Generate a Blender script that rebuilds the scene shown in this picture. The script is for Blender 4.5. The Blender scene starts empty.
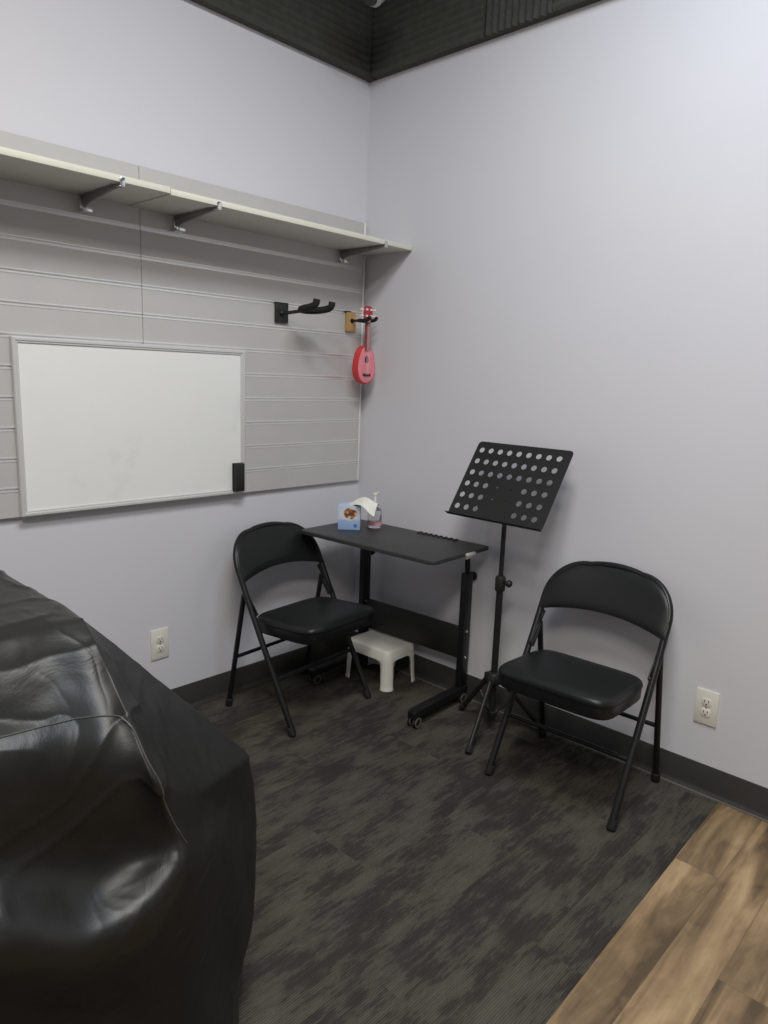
import bpy, bmesh, math, random
from mathutils import Vector, Matrix
R = math.radians
scene = bpy.context.scene
col = scene.collection

# ------------------------------------------------------------------ helpers
def new():
    return bmesh.new()

def finish(bm, name, mat, parent=None, smooth=35, kind=None):
    bmesh.ops.remove_doubles(bm, verts=bm.verts, dist=1e-6)
    bmesh.ops.recalc_face_normals(bm, faces=bm.faces)
    for f in bm.faces:
        f.smooth = smooth > 0
    for e in bm.edges:
        if len(e.link_faces) == 2 and e.calc_face_angle(0) > R(smooth):
            e.smooth = False
    me = bpy.data.meshes.new(name)
    bm.to_mesh(me); bm.free()
    mats = mat if isinstance(mat, (list, tuple)) else [mat]
    for m in mats:
        me.materials.append(m)
    o = bpy.data.objects.new(name, me)
    col.objects.link(o)
    if parent is not None:
        o.parent = parent
    if kind:
        o['kind'] = kind
    return o

def empty(name, loc, rz=0, label=None, cat=None, group=None):
    o = bpy.data.objects.new(name, None)
    col.objects.link(o)
    o.empty_display_size = .05
    o.location = loc; o.rotation_euler = (0, 0, rz)
    tag(o, label, cat, group)
    return o

def tag(o, label=None, cat=None, group=None):
    if label: o['label'] = label
    if cat: o['category'] = cat
    if group: o['group'] = group
    return o

def box(bm, c, s, rot=None, bev=0, seg=2, mi=0):
    """box of size s centred at c, optional euler rotation and bevel"""
    r = bmesh.ops.create_cube(bm, size=1)
    vs = r['verts']
    bmesh.ops.scale(bm, vec=s, verts=vs)
    fs = set()
    for v in vs: fs.update(v.link_faces)
    if bev:
        es = set()
        for v in vs: es.update(v.link_edges)
        rr = bmesh.ops.bevel(bm, geom=list(es), offset=bev, segments=seg, profile=.5, affect='EDGES')
        fs = {f for f in rr['faces']} | {f for f in fs if f.is_valid}
        vs = set()
        for f in fs: vs.update(f.verts)
        for f in list(fs):
            for v in f.verts: fs.update(v.link_faces)
        vs = set()
        for f in fs: vs.update(f.verts)
        vs = list(vs)
    M = Matrix.Translation(c)
    if rot is not None:
        M = M @ (rot.to_4x4() if isinstance(rot, Matrix) else Matrix.LocRotScale(None, __import__('mathutils').Euler(rot), None))
    bmesh.ops.transform(bm, matrix=M, verts=list(vs))
    for f in fs: f.material_index = mi
    return vs

def tube(bm, pts, rad, n=14, cap=True, flat=None, mi=0, up=None):
    """sweep a circle (or ellipse: flat=(a,b)) along a polyline"""
    pts = [Vector(p) for p in pts]
    rads = rad if isinstance(rad, (list, tuple)) else [rad] * len(pts)
    T = []
    for i in range(len(pts)):
        a = pts[max(0, i - 1)]; b = pts[min(len(pts) - 1, i + 1)]
        T.append((b - a).normalized())
    ref = Vector(up) if up else (Vector((0, 0, 1)) if abs(T[0].z) < .9 else Vector((1, 0, 0)))
    nrm = (ref - T[0] * ref.dot(T[0])).normalized()
    rings = []
    for i, p in enumerate(pts):
        if i:
            q = T[i - 1].rotation_difference(T[i])
            nrm = (q @ nrm); nrm = (nrm - T[i] * nrm.dot(T[i])).normalized()
        bi = T[i].cross(nrm)
        k = 1.0
        if 0 < i < len(pts) - 1:
            d = (pts[i] - pts[i - 1]).normalized()
            k = 1 / max(.6, d.dot(T[i]))
        ring = []
        for j in range(n):
            a = 2 * math.pi * j / n
            sx, sy = (1, 1) if flat is None else flat
            ring.append(bm.verts.new(p + (nrm * math.cos(a) * sx + bi * math.sin(a) * sy) * rads[i]))
        rings.append(ring)
    for i in range(len(rings) - 1):
        for j in range(n):
            f = bm.faces.new((rings[i][j], rings[i][(j + 1) % n], rings[i + 1][(j + 1) % n], rings[i + 1][j]))
            f.material_index = mi
    if cap:
        for rg in (rings[0][::-1], rings[-1]):
            bm.faces.new(rg).material_index = mi

def smooth_path(pts, it=2):
    pts = [Vector(p) for p in pts]
    for _ in range(it):
        q = [pts[0]]
        for a, b in zip(pts[:-1], pts[1:]):
            q += [a * .75 + b * .25, a * .25 + b * .75]
        q.append(pts[-1]); pts = q
    return pts

def lathe(bm, prof, M=Matrix.Identity(4), n=24, mi=0):
    """revolve (r,z) profile around z"""
    rings = []
    for r, z in prof:
        if r < 1e-6:
            rings.append([bm.verts.new(M @ Vector((0, 0, z)))])
        else:
            rings.append([bm.verts.new(M @ Vector((r * math.cos(2 * math.pi * j / n), r * math.sin(2 * math.pi * j / n), z))) for j in range(n)])
    for a, b in zip(rings[:-1], rings[1:]):
        for j in range(n):
            k = (j + 1) % n
            if len(a) == 1 and len(b) == 1: continue
            if len(a) == 1: f = bm.faces.new((a[0], b[k], b[j]))
            elif len(b) == 1: f = bm.faces.new((a[j], a[k], b[0]))
            else: f = bm.faces.new((a[j], a[k], b[k], b[j]))
            f.material_index = mi

def prism(bm, poly, d, M=Matrix.Identity(4), mi=0, bev=0, seg=2):
    """extrude a 2-D polygon (x,y) from z=0 to z=d"""
    a = [bm.verts.new((p[0], p[1], 0)) for p in poly]
    b = [bm.verts.new((p[0], p[1], d)) for p in poly]
    n = len(poly); fs = [bm.faces.new(a[::-1]), bm.faces.new(b)]
    side = []
    for i in range(n):
        side.append(bm.faces.new((a[i], a[(i + 1) % n], b[(i + 1) % n], b[i])))
    fs += side
    if bev:
        es = list(fs[0].edges) + list(fs[1].edges)
        r = bmesh.ops.bevel(bm, geom=es, offset=bev, segments=seg, profile=.5, affect='EDGES')
        fs = set(r['faces']) | {f for f in fs if f.is_valid}
        vs = set()
        for f in list(fs):
            for v in f.verts: fs.update(v.link_faces)
    vs = set()
    for f in fs:
        f.material_index = mi
        vs.update(f.verts)
    bmesh.ops.transform(bm, matrix=M, verts=list(vs))

def rrect(w, h, r, n=6):
    """rounded rectangle; r = one radius or four (bl, br, tr, tl)"""
    rs = r if isinstance(r, (list, tuple)) else [r] * 4
    out = []
    for (sx, sy, a0), q in zip(((-1, -1, 180), (1, -1, 270), (1, 1, 0), (-1, 1, 90)), rs):
        cx, cy = sx * (w / 2 - q), sy * (h / 2 - q)
        for i in range(n + 1):
            a = R(a0 + 90 * i / n)
            out.append((cx + q * math.cos(a), cy + q * math.sin(a)))
    return out

def copy_tree(o, parent=None):
    c = o.copy(); col.objects.link(c)
    if parent is not None: c.parent = parent
    for ch in list(o.children): copy_tree(ch, c)
    return c

# ------------------------------------------------------------------ materials
class N:
    def __init__(s, name):
        s.m = bpy.data.materials.new(name); s.m.use_nodes = True
        s.t = s.m.node_tree; s.b = s.t.nodes['Principled BSDF']
    def n(s, typ, **kw):
        x = s.t.nodes.new(typ)
        for k, v in kw.items():
            if k.startswith('i_'):
                kk = k[2:]
                x.inputs[int(kk) if kk.isdigit() else kk].default_value = v
            else: setattr(x, k, v)
        return x
    def l(s, a, b): s.t.links.new(a, b)
    def math(s, op, a, b=None, c=None):
        x = s.n('ShaderNodeMath', operation=op)
        for i, v in enumerate((a, b, c)):
            if v is None: continue
            if isinstance(v, (int, float)): x.inputs[i].default_value = v
            else: s.l(v, x.inputs[i])
        return x.outputs[0]
    def ramp(s, fac, stops):
        x = s.n('ShaderNodeValToRGB'); e = x.color_ramp.elements
        while len(e) < len(stops): e.new(.5)
        for i, (p, c) in enumerate(stops):
            e[i].position = p; e[i].color = (*c, 1)
        s.l(fac, x.inputs[0]); return x.outputs[0]
    def mix(s, fac, a, b, blend='MIX'):
        x = s.n('ShaderNodeMix', data_type='RGBA', blend_type=blend)
        for i, v in ((0, fac), (6, a), (7, b)):
            if isinstance(v, (int, float)): x.inputs[i].default_value = v
            elif isinstance(v, tuple): x.inputs[i].default_value = (*v, 1)
            else: s.l(v, x.inputs[i])
        return x.outputs[2]
    def bump(s, h, strength=.2, dist=.002):
        x = s.n('ShaderNodeBump'); x.inputs['Strength'].default_value = strength
        x.inputs['Distance'].default_value = dist
        s.l(h, x.inputs['Height']); s.l(x.outputs[0], s.b.inputs['Normal'])
    def coord(s, scale=(1, 1, 1)):
        tc = s.n('ShaderNodeTexCoord'); mp = s.n('ShaderNodeMapping')
        mp.inputs['Scale'].default_value = scale
        s.l(tc.outputs['Object'], mp.inputs['Vector']); return mp.outputs[0]

def mat(name, c, rough=.5, metal=0, var=.06, nscale=40, bump=.0, bscale=300, spec=.5, **kw):
    k = N(name)
    v = k.coord()
    nz = k.n('ShaderNodeTexNoise', i_Scale=nscale, i_Detail=4.0); k.l(v, nz.inputs['Vector'])
    lo = tuple(x * (1 - var) for x in c); hi = tuple(min(1, x * (1 + var)) for x in c)
    k.l(k.ramp(nz.outputs[0], [(.3, lo), (.7, hi)]), k.b.inputs['Base Color'])
    k.b.inputs['Roughness'].default_value = rough
    k.b.inputs['Metallic'].default_value = metal
    k.b.inputs['Specular IOR Level'].default_value = spec
    for a, b in kw.items(): k.b.inputs[a.replace('_', ' ')].default_value = b
    if bump:
        n2 = k.n('ShaderNodeTexNoise', i_Scale=bscale, i_Detail=3.0); k.l(v, n2.inputs['Vector'])
        k.bump(n2.outputs[0], bump)
    return k.m

M_wall = mat('wall_paint', (.70, .692, .728), .75, var=.012, nscale=2, bump=.05, bscale=220, spec=.2)
M_foam = mat('foam_black', (.070, .070, .060), .95, var=.15, bump=.4, bscale=500, spec=.15)
M_base = mat('vinyl_base', (.040, .038, .035), .5, var=.08)
M_slat = mat('slat_laminate', (.55, .535, .52), .5, var=.02, nscale=8, spec=.35)
M_insert = mat('aluminium_insert', (.78, .78, .77), .32, metal=.35, var=.02)
M_shelf = mat('shelf_laminate', (.70, .69, .63), .5, var=.02)
M_shelfedge = mat('shelf_edge_band', (.74, .73, .62), .5, var=.02)
M_brk = mat('bracket_metal', (.30, .30, .30), .4, metal=.6)
M_chrome = mat('chrome', (.75, .75, .75), .2, metal=1, var=.01)
M_silver = mat('silver_plastic', (.72, .72, .70), .3, metal=.3, var=.02)
M_wbf = mat('whiteboard_aluminium', (.74, .74, .72), .36, metal=.35, var=.02)
M_blackmetal = mat('black_steel', (.009, .009, .010), .36, var=.1, spec=.42)
M_blackplastic = mat('black_plastic', (.016, .016, .016), .45, var=.1)
M_vinyl = mat('black_vinyl', (.008, .009, .009), .40, var=.1, bump=.08, bscale=260, spec=.38)
M_rubber = mat('black_rubber', (.012, .012, .012), .8, var=.1)
M_desktop = mat('desk_top_black', (.034, .033, .032), .45, var=.1, bump=.05, bscale=400)
M_stand = mat('stand_black', (.014, .014, .014), .42, var=.1)
M_white = mat('white_plastic', (.88, .87, .80), .4, var=.015)
M_outlet = mat('outlet_plate', (.80, .77, .68), .4, var=.01)
M_slot = mat('dark_slot', (.03, .03, .03), .6)
M_red = mat('uke_red', (.70, .045, .05), .35, var=.05)
M_headred = mat('uke_head_red', (.42, .04, .05), .4, var=.05)
M_pink = mat('uke_pink', (.85, .27, .32), .4, var=.05)
M_neck = mat('uke_neck', (.27, .07, .075), .5, var=.08)
M_dark = mat('uke_dark', (.05, .012, .015), .5)
M_peg = mat('peg_pink', (.95, .72, .72), .3)
M_wood = mat('block_wood', (.50, .31, .12), .5, var=.15, nscale=25)
M_paper = mat('paper', (.84, .84, .76), .85, var=.02)
M_lamp = mat('lamp_housing', (.42, .42, .40), .5)

def m_board():
    k = N('whiteboard_surface')
    v = k.coord((1, 1, 1))
    nz = k.n('ShaderNodeTexNoise', i_Scale=3.5, i_Detail=5.0, i_Roughness=.6); k.l(v, nz.inputs['Vector'])
    # faint wiped marker residue
    k.l(k.ramp(nz.outputs[0], [(.35, (.91, .91, .88)), (.60, (.89, .89, .86)), (.74, (.80, .80, .775))]), k.b.inputs['Base Color'])
    k.b.inputs['Roughness'].default_value = .3
    return k.m
M_board = m_board()

def m_carpet():
    k = N('carpet_tile')
    tc = k.n('ShaderNodeTexCoord'); sp = k.n('ShaderNodeSeparateXYZ'); k.l(tc.outputs['Object'], sp.inputs[0])
    x, y = sp.outputs[0], sp.outputs[1]
    # carpet planks 0.25 x 1.0 m, staggered
    row = k.math('FLOOR', k.math('DIVIDE', y, .25))
    xs = k.math('ADD', x, k.math('MULTIPLY', row, .37))
    cl = k.math('FLOOR', k.math('DIVIDE', xs, 1.0))
    cb = k.n('ShaderNodeCombineXYZ'); k.l(row, cb.inputs[0]); k.l(cl, cb.inputs[1])
    wn = k.n('ShaderNodeTexWhiteNoise', noise_dimensions='2D'); k.l(cb.outputs[0], wn.inputs['Vector'])
    # patchy pattern, stretched along x, shifted per plank
    off = k.n('ShaderNodeVectorMath', operation='SCALE'); off.inputs['Scale'].default_value = 0.55
    k.l(wn.outputs['Color'], off.inputs[0])
    ad = k.n('ShaderNodeVectorMath', operation='ADD'); k.l(tc.outputs['Object'], ad.inputs[0]); k.l(off.outputs[0], ad.inputs[1])
    def noise(scale, sc, det, rough):
        mp = k.n('ShaderNodeMapping'); mp.inputs['Scale'].default_value = scale
        k.l(ad.outputs[0], mp.inputs[0])
        nz = k.n('ShaderNodeTexNoise', i_Scale=sc, i_Detail=det, i_Roughness=rough); k.l(mp.outputs[0], nz.inputs['Vector'])
        return nz.outputs[0]
    n1 = noise((2.8, 6.2, 1), 1.5, 9.0, .66)
    n2 = noise((7, 60, 1), 2.0, 3.0, .6)
    n3 = noise((1.2, 3.0, 1), 1.0, 2.0, .5)
    val = k.math('ADD', k.math('MULTIPLY', n1, .75), k.math('MULTIPLY', n2, .30))
    colr = k.ramp(val, [(.43, (.046, .040, .037)), (.50, (.058, .051, .047)), (.53, (.081, .075, .063)), (.64, (.108, .101, .081))])
    tint = k.ramp(n3, [(.35, (.95, .92, .96)), (.65, (1.0, 1.0, .90))])
    colr = k.mix(1.0, colr, tint, 'MULTIPLY')
    # tufted ribs along x
    rib = k.math('SINE', k.math('MULTIPLY', y, 2 * math.pi / .0062))
    rowm = k.math('MULTIPLY_ADD', rib, .13, .90)
    fine = k.n('ShaderNodeTexNoise', i_Scale=420.0, i_Detail=2.0); k.l(tc.outputs['Object'], fine.inputs['Vector'])
    rowm = k.math('MULTIPLY', rowm, k.math('MULTIPLY_ADD', fine.outputs[0], .9, .55))
    cc = k.n('ShaderNodeCombineColor'); [k.l(rowm, cc.inputs[i]) for i in range(3)]
    colr = k.mix(1.0, colr, cc.outputs[0], 'MULTIPLY')
    k.l(colr, k.b.inputs['Base Color'])
    k.b.inputs['Roughness'].default_value = .95
    k.b.inputs['Specular IOR Level'].default_value = .15
    k.bump(k.math('ADD', rib, fine.outputs[0]), .5, .002)
    return k.m
M_carpet = m_carpet()

def m_plank():
    k = N('wood_plank_floor')
    tc = k.n('ShaderNodeTexCoord'); sp = k.n('ShaderNodeSeparateXYZ'); k.l(tc.outputs['Object'], sp.inputs[0])
    x, y = sp.outputs[0], sp.outputs[1]
    W = .127
    yy = k.math('DIVIDE', k.math('ADD', y, 1.866), W)
    row = k.math('FLOOR', yy)
    # row -1 is the first board beside the carpet; its joint sits at x = -0.43
    xs = k.math('DIVIDE', k.math('ADD', k.math('ADD', x, .43), k.math('MULTIPLY', k.math('ADD', row, 1), .41)), 1.2)
    cl = k.math('FLOOR', xs)
    cb = k.n('ShaderNodeCombineXYZ'); k.l(row, cb.inputs[0]); k.l(cl, cb.inputs[1])
    wn = k.n('ShaderNodeTexWhiteNoise', noise_dimensions='2D'); k.l(cb.outputs[0], wn.inputs['Vector'])
    off = k.n('ShaderNodeVectorMath', operation='SCALE'); off.inputs['Scale'].default_value = 9.0
    k.l(wn.outputs['Color'], off.inputs[0])
    ad = k.n('ShaderNodeVectorMath', operation='ADD'); k.l(tc.outputs['Object'], ad.inputs[0]); k.l(off.outputs[0], ad.inputs[1])
    def noise(scale, sc, det, rough, dist=0):
        mp = k.n('ShaderNodeMapping'); mp.inputs['Scale'].default_value = scale
        k.l(ad.outputs[0], mp.inputs[0])
        nz = k.n('ShaderNodeTexNoise', i_Scale=sc, i_Detail=det, i_Roughness=rough, i_Distortion=dist); k.l(mp.outputs[0], nz.inputs['Vector'])
        return nz.outputs[0]
    n1 = noise((1.0, 8, 1), 1.6, 4.0, .50, .9)
    n2 = noise((4, 90, 1), 2.0, 4.0, .6)
    n3 = noise((5, 9, 1), 1.5, 2.0, .5, 1.5)
    val = k.math('ADD', k.math('ADD', k.math('MULTIPLY', n1, .75), k.math('MULTIPLY', n2, .09)), k.math('MULTIPLY', n3, .15))
    c = k.ramp(val, [(.37, (.105, .070, .037)), (.47, (.212, .143, .077)), (.55, (.325, .222, .122)), (.66, (.49, .35, .20))])
    t = k.ramp(wn.outputs['Value'], [(0, (.84, .82, .80)), (1, (1.08, 1.06, 1.02))])
    c = k.mix(1.0, c, t, 'MULTIPLY')
    fy = k.math('FRACT', yy); fx = k.math('FRACT', xs)
    gy = k.math('LESS_THAN', k.math('MINIMUM', fy, k.math('SUBTRACT', 1, fy)), .008)
    gx = k.math('LESS_THAN', k.math('MINIMUM', fx, k.math('SUBTRACT', 1, fx)), .0010)
    g = k.math('MULTIPLY', k.math('MAXIMUM', gx, gy), .40)
    c = k.mix(g, c, (.08, .05, .03))
    k.l(c, k.b.inputs['Base Color'])
    k.b.inputs['Roughness'].default_value = .42
    k.bump(n2, .08, .001)
    return k.m
M_plank = m_plank()

def m_print():
    """printed front of the tissue box: pale blue with a plate-like round picture"""
    k = N('tissue_box_print')
    tc = k.n('ShaderNodeTexCoord'); sp = k.n('ShaderNodeSeparateXYZ'); k.l(tc.outputs['Object'], sp.inputs[0])
    z = sp.outputs[2]
    base = k.ramp(z, [(.0, (.30, .47, .80)), (.045, (.36, .54, .84)), (.05, (.66, .73, .86)), (.112, (.50, .62, .82))])
    nz = k.n('ShaderNodeTexNoise', i_Scale=60.0, i_Detail=3.0); k.l(tc.outputs['Object'], nz.inputs['Vector'])
    base = k.mix(k.math('MULTIPLY', nz.outputs[0], .35), base, (.62, .68, .80))
    k.l(base, k.b.inputs['Base Color']); k.b.inputs['Roughness'].default_value = .45
    return k.m
M_print = m_print()
def m_food():
    k = N('printed_picture')
    v = k.coord()
    nz = k.n('ShaderNodeTexVoronoi', i_Scale=62.0); k.l(v, nz.inputs['Vector'])
    n2 = k.n('ShaderNodeTexNoise', i_Scale=70.0, i_Detail=3.0); k.l(v, n2.inputs['Vector'])
    s = k.math('ADD', k.math('MULTIPLY', nz.outputs['Distance'], .6), k.math('MULTIPLY', n2.outputs[0], .7))
    k.l(k.ramp(s, [(.34, (.86, .74, .58)), (.50, (.78, .52, .28)), (.64, (.50, .22, .10)), (.8, (.14, .06, .05))]), k.b.inputs['Base Color'])
    k.b.inputs['Roughness'].default_value = .45
    return k.m
M_food = m_food()
M_blueseal = mat('blue_seal', (.10, .20, .50), .45)
def m_clear():
    k = N('clear_plastic')
    k.b.inputs['Base Color'].default_value = (.93, .94, .95, 1)
    nz = k.n('ShaderNodeTexNoise', i_Scale=30.0); k.l(k.coord(), nz.inputs['Vector'])
    k.l(k.math('MULTIPLY_ADD', nz.outputs[0], .05, .05), k.b.inputs['Roughness'])
    k.b.inputs['Transmission Weight'].default_value = .92
    k.b.inputs['IOR'].default_value = 1.35
    return k.m
M_clear = m_clear()
M_gel = mat('pale_gel', (.72, .74, .78), .3)
M_pinklabel = mat('pink_label', (.74, .36, .40), .5)

def m_cover():
    k = N('cover_fabric')
    v = k.coord()
    n1 = k.n('ShaderNodeTexNoise', i_Scale=7.0, i_Detail=6.0, i_Roughness=.62, i_Distortion=1.2); k.l(v, n1.inputs['Vector'])
    n2 = k.n('ShaderNodeTexNoise', i_Scale=700.0, i_Detail=1.0); k.l(v, n2.inputs['Vector'])
    k.l(k.ramp(n1.outputs[0], [(.3, (.008, .008, .0075)), (.7, (.012, .012, .011))]), k.b.inputs['Base Color'])
    k.l(k.math('MULTIPLY_ADD', n1.outputs[0], .16, .33), k.b.inputs['Roughness'])
    k.b.inputs['Specular IOR Level'].default_value = .45
    h = k.math('ADD', k.math('MULTIPLY', n1.outputs[0], .5), k.math('MULTIPLY', n2.outputs[0], .03))
    k.bump(h, .35, .012)
    return k.m
M_cover = m_cover()

# ------------------------------------------------------------------ the setting
ZT = 2.731           # top of the white wall, black foam above
ZC = 3.36            # ceiling
X0, Y0 = -4.6, -4.6  # how far the two walls run
def slab(name, lo, hi, m, kind='structure'):
    bm = new(); c = [(a + b) / 2 for a, b in zip(lo, hi)]; s = [b - a for a, b in zip(lo, hi)]
    box(bm, c, s); return finish(bm, name, m, smooth=0, kind=kind)
slab('wall_left', (X0, 0, 0), (.12, .12, ZT), M_wall)
slab('wall_right', (0, Y0, 0), (.12, 0, ZT), M_wall)
# above the white paint the walls are black
slab('wall_left_upper', (X0, 0, ZT), (.12, .12, ZC), M_foam)
slab('wall_right_upper', (0, Y0, ZT), (.12, 0, ZC), M_foam)
slab('ceiling', (X0, Y0, ZC), (.12, .12, ZC + .1), M_foam)
# the carpet's edge is a hair out of square with the wall
bm = new()
prism(bm, [(X0, 0), (X0, -1.983), (0, -1.852), (0, 0)], .03, Matrix.Translation((0, 0, -.03)))
fl = finish(bm, 'floor', M_carpet, smooth=0, kind='structure')
bm = new()
prism(bm, [(X0, -1.983), (X0, Y0), (0, Y0), (0, -1.852)], .03, Matrix.Translation((0, 0, -.031)))
finish(bm, 'floor', M_plank, smooth=0, kind='structure')

def baseboard(name, a, b, nrm):
    """vinyl cove base from a to b on the wall, nrm points into the room"""
    prof = [(0, .108), (.004, .108), (.006, .104), (.006, .022), (.009, .010), (.016, .003), (.016, 0), (0, 0)]
    bm = new(); a = Vector(a); b = Vector(b); nrm = Vector(nrm)
    ra = [bm.verts.new(a + nrm * p + Vector((0, 0, z))) for p, z in prof]
    rb = [bm.verts.new(b + nrm * p + Vector((0, 0, z))) for p, z in prof]
    for i in range(len(prof)):
        j = (i + 1) % len(prof); bm.faces.new((ra[i], ra[j], rb[j], rb[i]))
    bm.faces.new(ra); bm.faces.new(rb[::-1])
    return finish(bm, name, M_base, smooth=50, kind='structure')
baseboard('baseboard_left', (X0, 0, 0), (0, 0, 0), (0, -1, 0))
baseboard('baseboard_right', (0, 0, 0), (0, Y0, 0), (-1, 0, 0))
bm = new(); box(bm, (-.0185, Y0 / 2, .0025), (.005, -Y0, .005)); finish(bm, 'trim_2', mat('base_caulk', (.17, .16, .145), .7), kind='structure')
bm = new(); box(bm, (-.0225, -.0105, (.909 + 2.120) / 2), (.010, .020, 2.120 - .909), bev=.001)
finish(bm, 'trim_1', M_white, kind='structure')

# ------------------------------------------------------------------ black acoustic foam above the walls
def foam_mesh(bm, w, h, vertical, n=10, t1=.044):
    t0 = .027 if vertical else .037
    """wedge foam tile in x 0..w, z 0..h, sticking out along -y"""
    L = w if vertical else h
    prof = [(0, 0)]
    for i in range(n):
        a = L * i / n; b = L * (i + 1) / n
        prof += [(a, t0), ((a + b) / 2 - .003, t1), ((a + b) / 2 + .003, t1)]
    prof += [(L, t0), (L, 0)]
    o = h if vertical else w
    def P(u, t, k): return (u, -t, k) if vertical else (k, -t, u)
    ra = [bm.verts.new(P(u, t, 0)) for u, t in prof]; rb = [bm.verts.new(P(u, t, o)) for u, t in prof]
    for i in range(len(prof)):
        j = (i + 1) % len(prof); bm.faces.new((ra[i], ra[j], rb[j], rb[i]))
    bm.faces.new(ra); bm.faces.new(rb)
S = .305
tiles = {}
for v in (True, False):
    bm = new(); foam_mesh(bm, S - .001, S - .001, v)
    tiles[v] = finish(bm, 'acoustic_foam_panel', M_foam, smooth=0)
used = {True: False, False: False}
ordn = ['first from the corner', 'second from the corner', 'third from the corner', 'fourth from the corner', 'fifth from the corner', 'sixth from the corner']
def place_tile(v, loc, rz, label):
    o = tiles[v]
    if used[v]:
        o = o.copy(); col.objects.link(o)
    used[v] = True
    o.location = loc; o.rotation_euler = (0, 0, rz)
    tag(o, label, 'foam panel', 'black acoustic foam panels above the white walls')
for r in range(2):
    rowname = 'lower row' if r == 0 else 'upper row'
    for i in range(4 if r == 0 else 1):
        v = False
        place_tile(v, (-.0 - S * (i + 1), .0005, ZT + r * S), 0,
                   'black foam tile in the %s above the shelf wall, %s' % (rowname, ordn[i]))
    for i in range(4 if r == 0 else 1):
        v = i in (2, 4) if r == 0 else i in (1, 3)
        y = -.05 - S * i
        place_tile(v, (.0005, y, ZT + r * S), -math.pi / 2,
                   'black foam tile in the %s above the right wall, %s' % (rowname, ordn[i]))

# ------------------------------------------------------------------ slatwall
ZA, GS = 1.9114, .1009
PT, PB = 2.120, .909
def slat_panel(x0, x1, label):
    root = empty('slatwall_panel', (x0, -.0015, PB), 0, label, 'slatwall panel', 'grey slatwall panels on the left wall')
    w = x1 - x0; H = PT - PB; T = .018; g = .0045
    gz = sorted(ZA - k * GS - PB for k in range(-1, 10))
    prof = [(0, 0), (-T, 0)]
    for z in gz:
        prof += [(-T, z - g), (-.008, z - g), (-.008, z - .010), (-.004, z - .010), (-.004, z + .010), (-.008, z + .010), (-.008, z + g), (-T, z + g)]
    prof += [(-T, H), (0, H)]
    bm = new()
    ra = [bm.verts.new((0.001, y, z)) for y, z in prof]; rb = [bm.verts.new((w - .001, y, z)) for y, z in prof]
    for i in range(len(prof)):
        j = (i + 1) % len(prof); bm.faces.new((ra[i], ra[j], rb[j], rb[i]))
    bm.faces.new(ra); bm.faces.new(rb)
    finish(bm, 'board', M_slat, root, smooth=0)
    first = None
    for z in gz:
        if first is None:
            # bright metal channel: two lips on the face and a U lining the slot
            bm = new()
            for s in (1, -1):
                box(bm, (w / 2, -T - .0006, s * (g + .0012)), (w - .003, .0016, .0044))
                box(bm, (w / 2, -.0155, s * (g - .0006)), (w - .003, .0065, .0010))
            box(bm, (w / 2, -.0130, 0), (w - .003, .0010, 2 * g))
            first = finish(bm, 'groove_strip', M_insert, root, smooth=0)
            first.location = (0, 0, z)
        else:
            c = first.copy(); col.objects.link(c); c.parent = root; c.location = (0, 0, z)
    return root
slat_panel(-2.374, -1.1545, 'grey slatwall panel running out of the photo on the left, behind most of the whiteboard')
slat_panel(-1.1545, -.029, 'grey slatwall panel reaching the room corner, with the hooks on it')

# ------------------------------------------------------------------ shelf boards and brackets
def shelf(x0, x1, z, label):
    root = empty('shelf_board', (x0, 0, z), 0, label, 'shelf', 'pale shelf boards on the slatwall')
    bm = new(); box(bm, ((x1 - x0) / 2, -.160, .0095), (x1 - x0, .279, .019), bev=.001)
    finish(bm, 'board', M_shelf, root)
    bm = new(); box(bm, ((x1 - x0) / 2, -.3005, .0095), (x1 - x0, .002, .0192), bev=.0005)
    e = finish(bm, 'edge_band', M_shelfedge, root); e['label'] = 'cream front edge band'
shelf(-2.42, -1.196, 1.980, 'long shelf board leaving the photo at the left, above the whiteboard')
shelf(-1.194, -.003, 1.976, 'long shelf board whose right end meets the corner wall')

def bracket(x, ztop, label):
    root = empty('shelf_bracket', (x, 0, ztop), 0, label, 'bracket', 'metal shelf brackets under the shelf')
    bm = new()
    # tapering blade, seen from the side: deep at the wall, thin at the front, with an upturned tip
    poly = [(-.020, -.040), (-.020, 0), (-.300, 0), (-.300, -.010), (-.24, -.013), (-.06, -.030)]
    M = Matrix(((0, 0, 1, -.004), (1, 0, 0, 0), (0, 1, 0, -.0012), (0, 0, 0, 1)))
    prism(bm, poly, .008, M, bev=.001)
    box(bm, (0, -.14, -.0030), (.022, .24, .0024))
    finish(bm, 'arm', M_brk, root)
    bm = new(); box(bm, (0, -.3045, .0015), (.017, .003, .024), bev=.001); box(bm, (0, -.292, -.0115), (.017, .026, .003), bev=.001)
    t = finish(bm, 'tip_clip', M_chrome, root); t['label'] = 'bright upturned clip at the front'
    bm = new(); box(bm, (0, -.0245, -.030), (.026, .010, .052), bev=.002); box(bm, (0, -.042, -.0545), (.030, .040, .005), bev=.002); box(bm, (0, -.061, -.048), (.030, .004, .016), bev=.0015)
    box(bm, (0, -.0135, -.0525), (.024, .018, .004)); 
    t = finish(bm, 'wall_hook', M_chrome, root)
bracket(-1.362, 1.980, 'shelf bracket under the left shelf board, above the whiteboard')
bracket(-1.012, 1.976, 'middle shelf bracket, just right of the joint between the shelf boards')
bracket(-.175, 1.976, 'shelf bracket nearest the room corner')

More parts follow.
